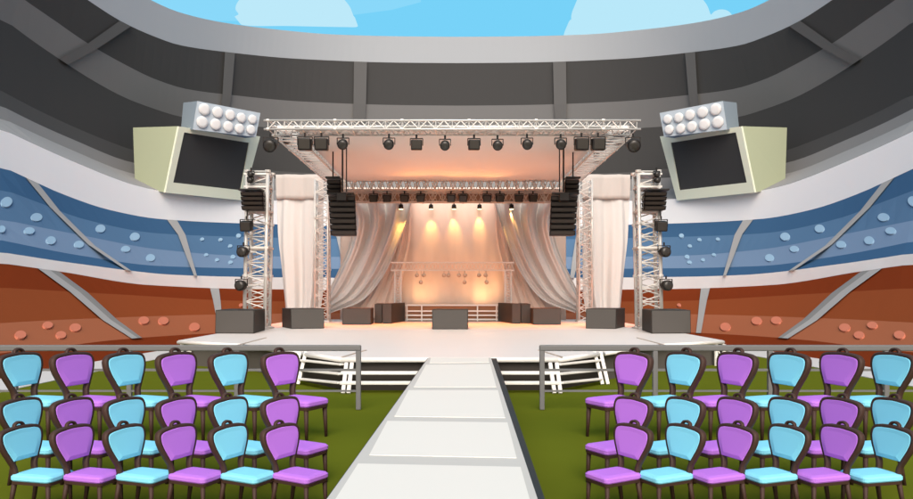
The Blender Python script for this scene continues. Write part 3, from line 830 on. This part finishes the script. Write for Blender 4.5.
def soft(P, k=6):   # closed smooth outline through the points
    out = []; n = len(P)
    for i in range(n):
        p0, p1, p2, p3 = P[i-1], P[i], P[(i+1)%n], P[(i+2)%n]
        for q in range(k):
            t = q/k; out.append(tuple(.5*(2*p1[c]+(p2[c]-p0[c])*t+(2*p0[c]-5*p1[c]+4*p2[c]-p3[c])*t*t+(-p0[c]+3*p1[c]-3*p2[c]+p3[c])*t**3) for c in (0,1)))
    return out
cloud(soft([(235,16.8),(238.5,14),(235.5,9),(237,3),(243,-4),(256,-12),(270,-22),(292,-30),(314,-26),(330,-16),(343,-2),(350,7),(352.5,14),(354.5,19),(340,19.3),(310,18.8),(280,18.2),(250,18.3)]), 210, 'pale cloud with a flat base at the top left of the sky', 'BDE9FC')
cloud(soft([(568,48),(566.5,36),(567,27),(570,20),(576,16.5),(574.5,9),(577,0),(583,-10),(600,-20),(630,-34),(660,-32),(686,-20),(700,-4),(707,5),(711,14.5),(714,11.5),(720,9.3),(727,10.3),(732,15),(734,24),(725,48),(640,60)]), 210, 'large pale cloud above the right side of the roof rim', 'B9E8FC')
cloud([(180,13),(300,14),(390,2),(420,-6),(420,-30),(100,-30)], 220, 'thin pale streak of cloud at the upper left', '8AD8FA')

# ------------------------------------------------------------------ light
w = bpy.data.worlds.new('World'); sc.world = w; w.use_nodes = True
nt = w.node_tree; bg = nt.nodes['Background']; sk_n = nt.nodes.new('ShaderNodeTexSky'); sk_n.sky_type = 'NISHITA'
sk_n.sun_disc = False; EL = 40; AZ = 180   # sun behind the camera
sk_n.sun_elevation = math.radians(EL); sk_n.sun_rotation = math.radians(AZ)
nt.links.new(sk_n.outputs[0], bg.inputs[0]); bg.inputs[1].default_value = .15
sk_n.dust_density = 4; sk_n.ozone_density = 0; sk_n.air_density = .8
sun = bpy.data.lights.new('sun', 'SUN'); sun.energy = 1.5; sun.angle = math.radians(50); sun.color = (1, .95, .87)
so = bpy.data.objects.new('sun', sun); C.objects.link(so)
az = math.radians(AZ); el = math.radians(EL)
dirv = Vector((math.sin(az)*math.cos(el), math.cos(az)*math.cos(el), math.sin(el)))
so.rotation_euler = dirv.to_track_quat('Z','Y').to_euler(); so.location = dirv*50
def spot(p, target, e, ang, blend, col, size=.08):
    l = bpy.data.lights.new('spot_lamp', 'SPOT'); l.energy = e; l.spot_size = math.radians(ang); l.spot_blend = blend; l.color = col; l.shadow_soft_size = size
    o = bpy.data.objects.new('spot_lamp', l); C.objects.link(o); o.location = p
    o.rotation_euler = (Vector(p)-Vector(target)).to_track_quat('Z','Y').to_euler(); return o
for px in spots:
    p = W(px, 210.5, 31.9 if px in (401,511.5) else 33.24)
    edge = px in (401, 511.5)
    spot(p, (p.x, 32.35 if edge else 33.45, p.z-.85), 140, 50, 1, (1,.48,.1), .03)
# warm floor wash from the back truss
for x in (-4.2,-2.1,0,2.1,4.2):
    spot((x, 30.6, H+4.3), (x*1.05, 28.2, ZS), 2000, 58, 1, (1,.19,.01), .15)
# uplights behind the riser
for x in (-1.5, 1.5):
    spot((x, 32.62, ZS+.85), (x*.9, 33.5, ZS+2.0), 50 if x < 0 else 75, 150, 1, (1,.55,.22), .25)
for s in (-1, 1): spot((0, 30.6, H+4.3), (s*2.1, 30.3, ZS+.4), 700, 22, .8, (1,.27,.04), .1)  # added unseen spots that turn the inner cabinet sides orange
# canopy glow
for x in (-1.6,0,1.6):
    spot((x, 30.0, H+3.9), (x*1.1, 28.0, H+5.0), 80, 140, 1, (1,.34,.10), .3)
# outer warm washes along the deck by the towers
for x in (-6.6, 6.6):
    spot((x, 29.5, H+3.5), (x, 28.3, ZS), 1400, 60, 1, (1,.16,.0), .15)

# ------------------------------------------------------------------ camera and view
cam = bpy.data.cameras.new('camera'); cam.lens = 36*F/913; cam.sensor_width = 36; cam.sensor_fit = 'HORIZONTAL'
cam.shift_x = 3.5/913; cam.shift_y = 43.5/913; cam.clip_end = 1000; cam.clip_start = .05
co = bpy.data.objects.new('camera', cam); C.objects.link(co); co.location = (0,0,H); co.rotation_euler = (PI/2,0,0)
sc.camera = co
vs_ = sc.view_settings; vs_.view_transform = 'Standard'; vs_.look = 'None'; vs_.exposure = .34; vs_.gamma = 1; vs_.use_curve_mapping = False
sc.cycles.max_bounces = 5; sc.cycles.sample_clamp_indirect = 4
